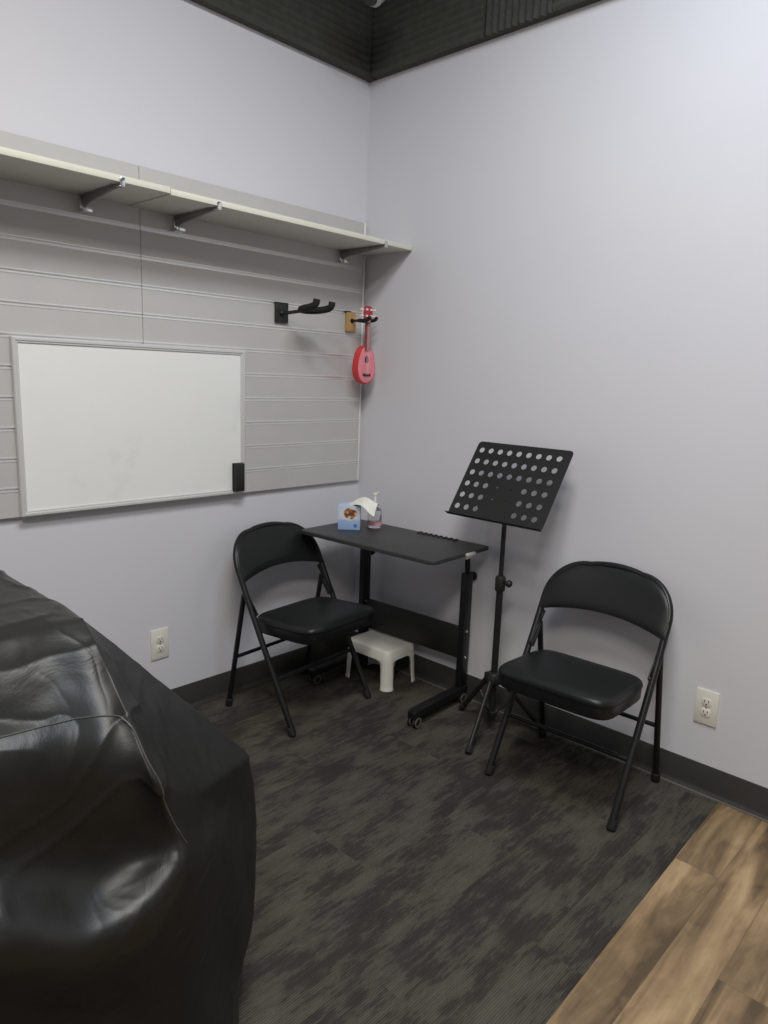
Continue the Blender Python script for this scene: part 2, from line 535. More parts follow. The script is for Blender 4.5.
# ------------------------------------------------------------------ whiteboard and eraser
wb = empty('whiteboard', ((-1.620 - .712) / 2, -.0212, 1.207), 0, 'white dry-erase board in an aluminium frame hanging on the grey slatwall', 'whiteboard')
WW, WH = .906, .593
bm = new(); box(bm, (0, -.006, 0), (WW - .02, .008, WH - .02)); finish(bm, 'writing_surface', M_board, wb, smooth=0)
def frame_bar(length):
    return [(0, 0), (0, -.016), (.003, -.018), (.010, -.018), (.013, -.0145), (.017, -.0145), (.020, -.0115), (.020, 0)]
for k, (L, rot, c) in enumerate(((WW, 0, (0, WH / 2)), (WH, -90, (WW / 2, 0)), (WW, 180, (0, -WH / 2)), (WH, 90, (-WW / 2, 0)))):
    bm = new()
    pr = frame_bar(L); ra, rb = [], []
    for (d, y) in pr:
        ra.append(bm.verts.new((-L / 2 + d, y, -d))); rb.append(bm.verts.new((L / 2 - d, y, -d)))
    for i in range(len(pr)):
        j = (i + 1) % len(pr); bm.faces.new((ra[i], ra[j], rb[j], rb[i]))
    bm.faces.new(ra); bm.faces.new(rb)
    bmesh.ops.rotate(bm, verts=bm.verts, matrix=Matrix.Rotation(-R(rot), 3, 'Y'))
    bmesh.ops.translate(bm, verts=bm.verts, vec=(c[0], 0, c[1]))
    finish(bm, 'frame_bar', M_wbf, wb, smooth=20)
er = empty('whiteboard_eraser', (-.752, -.0332, .9815), 0, 'black felt eraser stuck to the lower right corner of the whiteboard', 'eraser')
bm = new(); box(bm, (0, -.017, 0), (.047, .012, .118), bev=.003); finish(bm, 'grip', M_blackplastic, er)
bm = new(); box(bm, (0, -.0055, 0), (.050, .011, .120), bev=.002); finish(bm, 'felt_pad', mat('black_felt', (.012, .012, .012), .95, bump=.3), er)

# ------------------------------------------------------------------ hooks and the little ukulele
hk = empty('guitar_hanger', (-.5185, -.0215, 1.671), 0, 'empty black guitar hanger on the slatwall, its forked yoke sticking out', 'guitar hanger')
bm = new(); box(bm, (0, -.006, 0), (.070, .010, .084), bev=.004); box(bm, (0, -.004, .041), (.070, .014, .006), bev=.002)
finish(bm, 'back_plate', M_blackplastic, hk)
bm = new(); tube(bm, smooth_path([(0, -.008, -.002), (.012, -.06, .002), (.026, -.105, .008)]), .0075, 12)
lathe(bm, [(0, 0), (.013, 0), (.013, .008), (.009, .012), (0, .012)], Matrix.Translation((0, -.010, -.002)) @ Matrix.Rotation(R(90), 4, 'X'), 18)
finish(bm, 'arm', M_blackplastic, hk)
bm = new()
yk = Matrix.Translation((.027, -.108, .010)) @ Matrix.Rotation(R(14), 4, 'Z') @ Matrix.Rotation(R(-3), 4, 'X') @ Matrix.Scale(1.22, 4)
path = [(-.046, -.096, .026), (-.046, -.092, .008), (-.045, -.070, .002), (-.040, -.035, 0), (-.020, -.008, 0), (.020, -.008, 0), (.040, -.035, 0), (.045, -.070, .002), (.046, -.092, .008), (.046, -.096, .026)]
tube(bm, [yk @ p for p in smooth_path(path)], .0145, 12)
box(bm, yk @ Vector((0, -.028, 0)), (.080, .050, .012), yk.to_3x3().normalized(), bev=.004)
finish(bm, 'yoke', M_rubber, hk)

hw = empty('wooden_wall_hook', (-.114, -.0215, 1.664), 0, 'small black yoke hook on a wooden block beside the corner, holding the red ukulele', 'hook')
bm = new(); box(bm, (0, -.011, 0), (.052, .020, .088), bev=.003); t = finish(bm, 'block', M_wood, hw); t['label'] = 'yellowish wooden block'
bm = new(); box(bm, (-.014, -.004, .046), (.030, .022, .008), bev=.002); finish(bm, 'clip', M_blackplastic, hw)
bm = new(); tube(bm, [(0, -.020, .006), (0, -.068, .006)], .006, 12)
lathe(bm, [(0, 0), (.011, 0), (.011, .004), (0, .005)], Matrix.Translation((0, -.020, .006)) @ Matrix.Rotation(R(90), 4, 'X'), 16)
finish(bm, 'arm', M_blackmetal, hw)
bm = new()
path = [(-.022, -.160, .020), (-.022, -.152, .006), (-.021, -.105, .004), (-.017, -.078, .005), (0, -.068, .006), (.017, -.078, .005), (.021, -.105, .004), (.022, -.152, .006), (.022, -.160, .020)]
tube(bm, smooth_path(path), .0080, 10)
finish(bm, 'yoke', M_rubber, hw)

uk = empty('ukulele', (-.107, -.119, 1.383), 0, 'toy ukulele with red sides and pink face hanging in the corner', 'ukulele')
uk.rotation_euler = (0, 0, R(-6))
def uk_outline(s=1.0, dz=0):
    out = []
    for i in range(48):
        a = 2 * math.pi * i / 48
        z = .087 - .087 * math.cos(a)
        t = z / .174
        w = .054 * math.sin(math.acos(max(-1, min(1, 1 - 2 * t)))) ** .80
        w *= (1.0 - .30 * max(0, t - .35) ** 1.0)
        x = w if a <= math.pi else -w
        out.append((x * s, .087 + (z - .087) * s + dz))
    return out
MU = Matrix(((1, 0, 0, 0), (0, 0, -1, 0), (0, 1, 0, 0), (0, 0, 0, 1)))  # poly (x,z), depth towards -y
bm = new(); prism(bm, uk_outline(), .040, Matrix.Translation((0, .018, 0)) @ MU, bev=.005, seg=3)
b_ = finish(bm, 'body', M_red, uk, smooth=40)
bm = new(); prism(bm, uk_outline(.93), .0025, Matrix.Translation((0, -.0215, 0)) @ MU, bev=.001)
t = finish(bm, 'soundboard', M_pink, uk); t['label'] = 'pink front face'
bm = new()
prism(bm, [(0, .022), (.006, .017), (.011, .007), (.011, -.004), (.007, -.011), (0, -.013), (-.007, -.011), (-.011, -.004), (-.011, .007), (-.006, .017)], .0012, Matrix.Translation((0, -.0240, .108)) @ MU)
finish(bm, 'sound_hole', M_dark, uk)
bm = new(); box(bm, (0, -.0268, .042), (.042, .007, .011), bev=.002); finish(bm, 'bridge', M_dark, uk)
bm = new()
prism(bm, [(-.014, .150), (.014, .150), (.0115, .285), (-.0115, .285)], .016, Matrix.Translation((0, -.016, 0)) @ MU, bev=.003)
finish(bm, 'neck', M_neck, uk)
bm = new()
prism(bm, [(-.012, .280), (.012, .280), (.023, .300), (.024, .338), (.014, .350), (-.014, .350), (-.024, .338), (-.023, .300)], .012, Matrix.Translation((0, -.017, 0)) @ MU, bev=.003)
hd = finish(bm, 'headstock', M_headred, uk)
for sx in (-1, 1):
    for z in (.305, .333):
        bm = new()
        lathe(bm, [(0, 0), (.006, 0), (.006, .004), (.004, .007), (0, .008)], Matrix.Translation((sx * .012, -.029, z)) @ Matrix.Rotation(R(90), 4, 'X'), 14)
        lathe(bm, [(0, 0), (.003, 0), (.003, .012), (.007, .015), (.007, .022), (0, .024)], Matrix.Translation((sx * .020, -.023, z)) @ Matrix.Rotation(R(90) * sx, 4, 'Y'), 14)
        finish(bm, 'tuning_peg', M_peg, hd)
for i in range(4):
    bm = new(); x = -.0075 + i * .005
    tube(bm, [(x, -.0310, .042), (x * .85, -.0335, .19), (x * .8, -.0335, .29)], .0006, 6)
    finish(bm, 'string', M_peg, uk)

# ------------------------------------------------------------------ outlets
def outlet(loc, rz, label):
    r = empty('wall_outlet', loc, rz, label, 'power outlet', 'cream duplex wall outlets')
    bm = new(); box(bm, (0, -.003, 0), (.077, .006, .126), bev=.0025); finish(bm, 'cover_plate', M_outlet, r)
    for s in (1, -1):
        bm = new(); prism(bm, rrect(.034, .029, .009), .0026, Matrix.Translation((0, -.0055, s * .0195)) @ MU, bev=.0008)
        f = finish(bm, 'socket', M_outlet, r)
        bm = new()
        box(bm, (-.0065, -.0082, s * .0195 + .004), (.0026, .0008, .0095)); box(bm, (.0065, -.0082, s * .0195 + .004), (.0026, .0008, .0080))
        lathe(bm, [(0, 0), (.0028, 0), (.0028, .0008), (0, .0008)], Matrix.Translation((0, -.0078, s * .0195 - .0075)) @ Matrix.Rotation(R(90), 4, 'X'), 12)
        finish(bm, 'slots', M_slot, f)
    bm = new(); lathe(bm, [(0, 0), (.003, 0), (.003, .001), (0, .0015)], Matrix.Translation((0, -.0057, 0)) @ Matrix.Rotation(R(90), 4, 'X'), 12)
    finish(bm, 'screw', M_chrome, r)
outlet((-1.109, -.0005, .321), 0, 'cream wall outlet on the left wall beside the black covered object')
outlet((-.0005, -1.770, .320), -math.pi / 2, 'cream wall outlet on the right wall beside the folding chair')

# ------------------------------------------------------------------ folding chairs
def make_chair():
    t = empty('folding_chair', (0, 0, 0))
    W = .2345; RT = .0120
    P0 = Vector((0, -.004, .012)); P1 = Vector((0, -.275, .505)); P2 = Vector((0, -.352, .655))
    def ln(z):
        if z < P1.z: k = (z - P0.z) / (P1.z - P0.z); return P0.y + (P1.y - P0.y) * k
        k = (z - P1.z) / (P2.z - P1.z); return P1.y + (P2.y - P1.y) * k
    def foot(bm, x, y, d):
        d = Vector(d).normalized()
        q = Vector((0, 0, 1)).rotation_difference(d).to_matrix().to_4x4()
        lathe(bm, [(0, -.001), (.0135, -.001), (.0155, .004), (.0155, .030), (.0125, .034)], Matrix.Translation((x, y, .0055)) @ q, 16)
        for v in bm.verts: v.co.z = max(v.co.z, 0)
    # front legs: the lower run of the side tubes
    for s in (1, -1):
        bm = new(); tube(bm, [(s * W, P0.y, P0.z), (s * W, P1.y, P1.z)], RT)
        lg = finish(bm, 'leg', M_blackmetal, t)
        bm = new(); foot(bm, s * W, P0.y - .001, (0, P1.y - P0.y, P1.z - P0.z)); finish(bm, 'foot_cap', M_rubber, lg)
        bm = new(); xr = s * (W - .004)
        tube(bm, [(xr, -.402, .012), (xr, -.303, .520)], .0108)
        rl = finish(bm, 'leg', M_blackmetal, t)
        bm = new(); foot(bm, xr, -.403, (0, .099, .508)); finish(bm, 'foot_cap', M_rubber, rl)
        # hinge link joining rear leg, seat and front tube
        bm = new()
        for a, b in (((-.318, .556), (-.232, .452)), ((-.300, .505), (-.252, .440))):
            d = Vector((0, b[0] - a[0], b[1] - a[1])); L = d.length
            ang = math.atan2(d.z, d.y)
            box(bm, (s * (W - .010), (a[0] + b[0]) / 2, (a[1] + b[1]) / 2), (.004, L + .012, .016), (ang, 0, 0), bev=.0015)
        for (yy, zz) in ((-.318, .556), (-.300, .505), (-.232, .452)):
            lathe(bm, [(0, 0), (.006, 0), (.005, .004), (0, .005)], Matrix.Translation((s * (W - .008), yy, zz)) @ Matrix.Rotation(R(90) * s, 4, 'Y'), 12)
        finish(bm, 'hinge_link', M_blackmetal, t)
    # back hoop: upper run of the side tubes and the arch
    pts = [(W, P1.y, P1.z), (W, ln(.60), .60)]
    zt = .749; rc = .135
    n = 14
    for i in range(n + 1):
        a = R(90 * i / n)
        x = W - rc + rc * math.cos(a) ** .95 if i < n else W - rc
        z = zt - rc * .95 + rc * .95 * math.sin(a)
        pts.append((x, ln(z) - .0, z))
    arch = pts + [(-x, y, z) for x, y, z in pts[::-1]]
    arch = [(x, y - .026 * (1 - (x / W) ** 2) * max(0, (z - .62) / .14), z + (.012 * (1 - (x / (W - rc)) ** 2) if abs(x) < W - rc else 0)) for x, y, z in arch]
    # add centre points of the top run
    i0 = len(pts)
    top = []
    for k in range(1, 8):
        x = (W - rc) * (1 - 2 * k / 8)
        top.append((x, ln(zt) - .026 * (1 - (x / W) ** 2), zt + .012 * (1 - (x / (W - rc)) ** 2)))
    arch = arch[:i0] + top + arch[i0:]
    bm = new(); tube(bm, arch, RT, 14, up=(1, 0, 0))
    finish(bm, 'back_frame', M_blackmetal, t)
    # padded backrest, curved in plan, arched below
    bm = new(); nu, nv = 28, 10
    def topz(x):
        ax = abs(x)
        if ax <= W - rc: return zt + .012 * (1 - (ax / (W - rc)) ** 2)
        k = min(1, (ax - (W - rc)) / rc)
        return zt - rc * .95 * (1 - math.sqrt(max(0, 1 - k ** 2)))
    def grid(side):
        G = []
        for i in range(nu + 1):
            u = -1 + 2 * i / nu
            x = u * (W + .006)
            z1 = topz(x / (W + .006) * W) + .007
            z0 = .570 + .034 * (1 - u * u)
            z1 = max(z1, z0 + .05)
            rowv = []
            for j in range(nv + 1):
                v = j / nv; z = z0 + (z1 - z0) * v
                pad = .012 * (1 - abs(u) ** 6) ** .5 * (1 - abs(2 * v - 1) ** 5) ** .5
                y = ln(z) - .026 * (1 - u * u) * min(1.2, max(0.55, (z - .5) / .2)) + (.0125 + pad * .9 if side > 0 else -.001 - pad * .15)
                rowv.append(bm.verts.new((x, y, z)))
            G.append(rowv)
        return G
    A = grid(1); B = grid(-1)
    for G in (A, B):
        for i in range(nu):
            for j in range(nv):
                bm.faces.new((G[i][j], G[i + 1][j], G[i + 1][j + 1], G[i][j + 1]))
    for i in range(nu):
        for j in (0, nv): bm.faces.new((A[i][j], A[i + 1][j], B[i + 1][j], B[i][j]))
    for j in range(nv):
        for i in (0, nu): bm.faces.new((A[i][j], A[i][j + 1], B[i][j + 1], B[i][j]))
    finish(bm, 'backrest', M_vinyl, t, smooth=60)
    # seat: metal pan and padded vinyl top
    def outline(s, y0=-.292, y1=.062, wf=.210, wb=.206):
        pts = []
        yc = (y0 + y1) / 2; h = (y1 - y0) / 2
        for i in range(72):
            a = 2 * math.pi * i / 72
            c, q = math.cos(a), math.sin(a)
            ex = 2 / 6.0
            x = math.copysign(abs(c) ** ex, c); y = math.copysign(abs(q) ** ex, q)
            w = wb + (wf - wb) * (y + 1) / 2
            pts.append(((x * w) * s, yc + y * h * (1 - (1 - s) * .9)))
        return pts
    def seat_z(y, z): return z + (y + .1) * .06
    def loft(layers, closed_top):
        bm = new(); rings = []
        for s, z in layers:
            rings.append([bm.verts.new((x, y, seat_z(y, z))) for x, y in outline(s)])
        for a, b in zip(rings[:-1], rings[1:]):
            for i in range(72): bm.faces.new((a[i], a[(i + 1) % 72], b[(i + 1) % 72], b[i]))
        bm.faces.new(rings[0][::-1]); bm.faces.new(rings[-1])
        return bm
    st = finish(loft([(1.0, .414), (1.012, .419), (1.012, .425), (.995, .433), (.965, .439), (.90, .4425), (.7, .445), (.4, .446)], 1), 'seat', M_vinyl, t, smooth=50)
    finish(loft([(.955, .377), (.985, .375), (.998, .380), (1.0, .4145)], 1), 'seat_pan', M_blackmetal, st)
    # stretchers
    for xx, y, z in ((W, ln(.205), .205), (W - .004, -.402 + .099 * (.235 - .012) / .508, .235)):
        bm = new(); tube(bm, [(-xx, y, z), (xx, y, z)], .0080, 12); finish(bm, 'stretcher', M_blackmetal, t)
    return t
ch = make_chair()
def set_chair(o, mx, my, fwd, label):
    a = R(fwd - 90)  # local +y is forward
    o.location = (mx, my, 0); o.rotation_euler = (0, 0, a)
    tag(o, label, 'chair', 'black folding chairs')
set_chair(ch, -.4665, -1.43, 182.4, 'black padded folding chair against the right wall, nearest the wall outlet')
ch2 = copy_tree(ch)
set_chair(ch2, -.580, -.481, -85, 'black padded folding chair in front of the left wall, beside the desk and white stool')

# ------------------------------------------------------------------ adjustable laptop desk
dk = empty('standing_desk', (-.265, -.482, 0), R(2.6), 'narrow black height-adjustable desk on T legs in the corner', 'desk')
DW, DL, DZ = .394, .754, .732      # across x, along y
bm = new(); prism(bm, rrect(DW, DL, (.03, .008, .008, .03)), .016, Matrix.Translation((0, 0, DZ - .016)), bev=.003)
tt = finish(bm, 'tabletop', M_desktop, dk)
bm = new()
for i in range(8):
    box(bm, (DW / 2 - .020, -.215 + i * .028, DZ + .0022), (.030, .012, .0055), bev=.0015)
finish(bm, 'tablet_ridge', M_blackplastic, tt)
bm = new(); box(bm, (-.03, -.002, -.001), (.062, .014, .014), bev=.004, seg=3); box(bm, (-.03, .004, -.012), (.046, .006, .016), bev=.001)
o = finish(bm, 'edge_clip', M_silver, tt); o.location = (.078, -DL / 2 - .004, DZ - .008); o['label'] = 'silver clip on the near edge'
XL = .188
for s in (-1, 1):
    y = s * .298 + .018
    bm = new(); box(bm, (XL, y, .3325), (.052, .032, .535), bev=.006)
    lg = finish(bm, 'leg', M_blackmetal, dk)
    bm = new(); tube(bm, smooth_path([(XL, y, .50), (XL, y, .625), (XL - .006, y, .680), (XL - .05, y, .7085), (XL - .25, y, .7085)], 2), .0135, 12, flat=(1.0, .8))
    finish(bm, 'inner_tube', M_blackmetal, lg)
    bm = new(); q = Matrix.Translation((XL + .026, y, .575)) @ Matrix.Rotation(R(90), 4, 'Y')
    lathe(bm, [(0, 0), (.006, 0), (.006, .010), (.018, .012), (.020, .018), (.018, .026), (0, .028)], q, 16)
    finish(bm, 'knob', M_blackplastic, lg)
    for z in (.215, .335):
        bm = new(); lathe(bm, [(0, 0), (.006, 0), (.005, .003), (0, .004)], Matrix.Translation((XL - .004, y - .016, z)) @ Matrix.Rotation(R(90), 4, 'X'), 12)
        finish(bm, 'bolt', M_chrome, lg)
    bm = new()
    prism(bm, [(-.166, .046), (.212, .046), (.212, .078), (-.153, .078), (-.166, .070)], .042, Matrix.Translation((0, y + .020, 0)) @ MU, bev=.004)
    ft = finish(bm, 'foot', M_blackmetal, dk)
    for xx in (-.142, .184):
        cs = new()
        lathe(cs, [(0, -.0), (.006, 0), (.006, .012), (0, .012)], Matrix.Translation((xx, y, .034)), 12)
        box(cs, (xx, y, .028), (.012, .014, .030), bev=.003)
        for w in (-1, 1):
            q = Matrix.Translation((xx, y + w * .015 - .006, .0245)) @ Matrix.Rotation(R(-90), 4, 'X')
            lathe(cs, [(0, 0), (.018, 0), (.0235, .002), (.0235, .010), (.018, .012), (0, .012)], q, 24)
        finish(cs, 'caster', [M_rubber], ft)
        rc_ = new()
        for w in (-1, 1):
            q = Matrix.Translation((xx, y + w * .015 - .0072, .0245)) @ Matrix.Rotation(R(-90), 4, 'X')
            lathe(rc_, [(.015, 0), (.0205, 0), (.0205, .0144), (.015, .0144), (.015, 0)], q, 24)
        finish(rc_, 'wheel_rim', M_brk, ft)
bm = new(); box(bm, (XL + .004, .018, .273), (.014, .570, .147), bev=.002)
finish(bm, 'modesty_panel', M_blackplastic, dk)
bm = new(); box(bm, (-.02, 0, .7135), (.03, .62, .004)); finish(bm, 'brace', M_blackmetal, dk)

# ------------------------------------------------------------------ tissue box, tissue, bottle
tb = empty('tissue_box', (-.268, -.222, DZ + .0005), R(-47), 'pale blue cube tissue box with a picture of food on the desk', 'tissue box')
bm = new(); box(bm, (0, 0, .056), (.100, .100, .112), bev=.0015); finish(bm, 'carton', M_print, tb)
bm = new(); prism(bm, [(.030 * math.cos(a) * (1 + .10 * math.sin(3 * a + 1)), .024 * math.sin(a) * (1 + .12 * math.sin(4 * a))) for a in [2 * math.pi * i / 30 for i in range(30)]], .0008, Matrix.Translation((.004, -.0498, .075)) @ MU)
finish(bm, 'printed_picture', M_food, tb)
bm = new(); prism(bm, [(.041 * math.cos(a), .031 * math.sin(a)) for a in [2 * math.pi * i / 32 for i in range(32)]], .0004, Matrix.Translation((.002, -.0498, .074)) @ MU)
t = finish(bm, 'printed_plate', mat('plate_print', (.74, .71, .69), .45), tb); t['label'] = 'pale round printed plate'
t = [o for o in tb.children if o.name.startswith('printed_picture')][0]; t['label'] = 'brown and orange food picture'
bm = new(); lathe(bm, [(0, 0), (.0085, 0), (.0085, .0007), (0, .0007)], Matrix.Translation((.028, -.0498, .020)) @ Matrix.Rotation(R(90), 4, 'X'), 20)
finish(bm, 'printed_seal', M_blueseal, tb)
# sheet pulled half out, falling over to the right
bm = new(); G = []
random.seed(4)
for i in range(17):
    s = i / 16
    row = []
    for j in range(13):
        u = -1 + 2 * j / 12
        x = -.008 + .128 * s
        z = .104 + .042 * math.sin(min(1, s * 1.25) * math.pi * .62) - .035 * max(0, s - .55) ** 1.0
        w = .018 + .056 * math.sin(min(1, s * 1.3) * math.pi * .5)
        y = u * w * .85 - .060 * s
        z += .010 * math.sin(u * 5 + s * 4) * s - .040 * u * u * s + .006 * math.sin(9 * u + 2) * (1 - s)
        row.append(bm.verts.new((x + .012 * math.cos(u * 2.2) * s, y, z)))
    G.append(row)
for i in range(16):
    for j in range(12): bm.faces.new((G[i][j], G[i + 1][j], G[i + 1][j + 1], G[i][j + 1]))
bmesh.ops.solidify(bm, geom=bm.faces[:], thickness=.0012)
finish(bm, 'tissue', M_paper, tb, smooth=80)

bt = empty('pump_bottle', (-.166, -.282, DZ + .0005), R(20), 'clear plastic pump bottle with a pink label beside the tissue box', 'bottle')
bm = new()
lathe(bm, [(0, 0), (.030, 0), (.033, .004), (.033, .070), (.030, .082), (.016, .094), (.012, .098), (.012, .104), (.0, .104)], n=28)
finish(bm, 'bottle_body', M_clear, bt)
bm = new(); lathe(bm, [(.0335, .012), (.0338, .012), (.0338, .026), (.0335, .026)], n=28)
t = finish(bm, 'bottle_label', M_pinklabel, bt); t['label'] = 'pink printed label band'
bm = new(); lathe(bm, [(0, .098), (.0135, .098), (.0135, .112), (.006, .114), (.0045, .150), (.010, .152), (.010, .160), (0, .161)], n=20)
tube(bm, [(0, 0, .156), (.034, 0, .156), (.040, 0, .150)], .0042, 10)
t = finish(bm, 'pump_head', M_white, bt); t['label'] = 'white pump head'

# ------------------------------------------------------------------ white step stool
sl = empty('step_stool', (-.143, -.331, 0), R(2), 'low white plastic step stool under the desk', 'stool')
def stool():
    bm = new()
    H = .190; TX, TY = .206, .266
    prof_top = rrect(TX, TY, .030, 5)
    k = len(prof_top)
    # skin: crowned top, then a skirt that turns into four chamfered corner legs
    def ring(w, h, z, r): return [bm.verts.new((x, y, z)) for x, y in rrect(w, h, r, 5)]
    r0 = ring(TX - .030, TY - .030, H, .022); r1 = ring(TX - .012, TY - .012, H - .003, .027); r2 = ring(TX - .002, TY - .002, H - .010, .030); r3 = ring(TX + .004, TY + .004, H - .050, .032)
    bm.faces.new(r0)
    for a, b in ((r0, r1), (r1, r2), (r2, r3)):
        for i in range(k): bm.faces.new((a[i], a[(i + 1) % k], b[(i + 1) % k], b[i]))
    # legs: for each corner the arc of 6 points plus one flat neighbour on each side
    for c in range(4):
        ids = [c * 6 + i for i in range(6)]
        prev = None
        arc = [r3[i].co.copy() for i in ids]
        # widen the leg along the straight sides
        e0 = (arc[0] - r3[(ids[0] - 1) % k].co).normalized(); e1 = (arc[-1] - r3[(ids[-1] + 1) % k].co).normalized()
        def legring(z, spread, wid, ew):
            out = []
            ctr = Vector((0, 0, 0))
            pts = [arc[0] - e0 * wid] + arc + [arc[-1] - e1 * wid]
            for p in pts:
                d = Vector((p.x, p.y, 0)).normalized()
                out.append(bm.verts.new((p.x + d.x * spread, p.y + d.y * spread, z)))
            return out
        zs = [(H - .050, 0, .040, 0), (H - .056, .0005, .026, 0), (H - .064, .001, .018, 0), (H - .080, .002, .013, 0), (.030, .007, .010, 0), (.010, .008, .010, 0), (.004, .011, .012, 0), (0, .011, .012, 0)]
        rr = [legring(*a) for a in zs]
        for a, b in zip(rr[:-1], rr[1:]):
            for i in range(len(a) - 1): bm.faces.new((a[i], a[i + 1], b[i + 1], b[i]))
    bmesh.ops.recalc_face_normals(bm, faces=bm.faces)
    return bm
so = finish(stool(), 'stool_shell', M_white, sl, smooth=40)
md = so.modifiers.new('thick', 'SOLIDIFY'); md.thickness = .0045; md.offset = -1
bm = new()
for i in range(6):
    box(bm, (-.055 + i * .022, 0, .1862), (.010, .190, .0012), bev=.0004)
finish(bm, 'tread_rib', M_white, sl)

# ------------------------------------------------------------------ music stand
ms = empty('music_stand', (-.185, -1.004, 0), 0, 'black music stand with a perforated tilted desk plate, between desk and chair', 'music stand')
bm = new(); tube(bm, [(0, 0, .055), (0, 0, .640)], .0140, 16)
finish(bm, 'lower_pole', M_stand, ms)
bm = new(); tube(bm, [(0, 0, .60), (0, 0, 1.024)], .0095, 14); finish(bm, 'upper_pole', M_stand, ms)
bm = new(); lathe(bm, [(.009, .600), (.018, .600), (.0205, .606), (.0205, .652), (.017, .660), (.009, .660)], n=20)
lathe(bm, [(0, 0), (.006, 0), (.006, .014), (.014, .016), (.015, .026), (.012, .032), (0, .033)], Matrix.Translation((.004, -.015, .640)) @ Matrix.Rotation(R(100), 4, 'X'), 14)
finish(bm, 'height_clamp', M_blackplastic, ms)
bm = new(); lathe(bm, [(.0135, .208), (.028, .208), (.031, .216), (.031, .246), (.026, .254), (.0135, .258)], n=20)
for a in (205, 85, -35):
    box(bm, (.030 * math.cos(R(a)), .030 * math.sin(R(a)), .230), (.030, .018, .028), (0, 0, R(a)), bev=.003)
finish(bm, 'tripod_hub', M_blackplastic, ms)
bm = new(); lathe(bm, [(.0135, .070), (.022, .070), (.022, .088), (.0135, .090)], n=18); lathe(bm, [(0, .050), (.011, .050), (.014, .054), (.014, .062), (0, .064)], n=18)
finish(bm, 'brace_collar', M_blackplastic, ms)
for a in (193.7, 73.7, -46.3):
    ca, sa = math.cos(R(a)), math.sin(R(a))
    rr = .230 if a > 100 else (.20 if a > 0 else .215)
    bm = new(); tube(bm, [(.034 * ca, .034 * sa, .226), (rr * ca, rr * sa, .012)], .0118, 12, flat=(1, .8))
    lg = finish(bm, 'leg', M_stand, ms)
    bm = new(); k = .88
    d = Vector((rr * ca - .034 * ca, rr * sa - .034 * sa, -.214)).normalized()
    p = Vector((rr * ca, rr * sa, .0125))
    tube(bm, [p - d * .026, p + d * .004], .0135, 12)
    for v in bm.verts: v.co.z = max(0, v.co.z)
    finish(bm, 'rubber_foot', M_rubber, lg)
    bm = new(); tube(bm, [(.018 * ca, .018 * sa, .080), (.095 * ca, .095 * sa, .158)], .0040, 8)
    finish(bm, 'leg_brace', M_stand, ms)
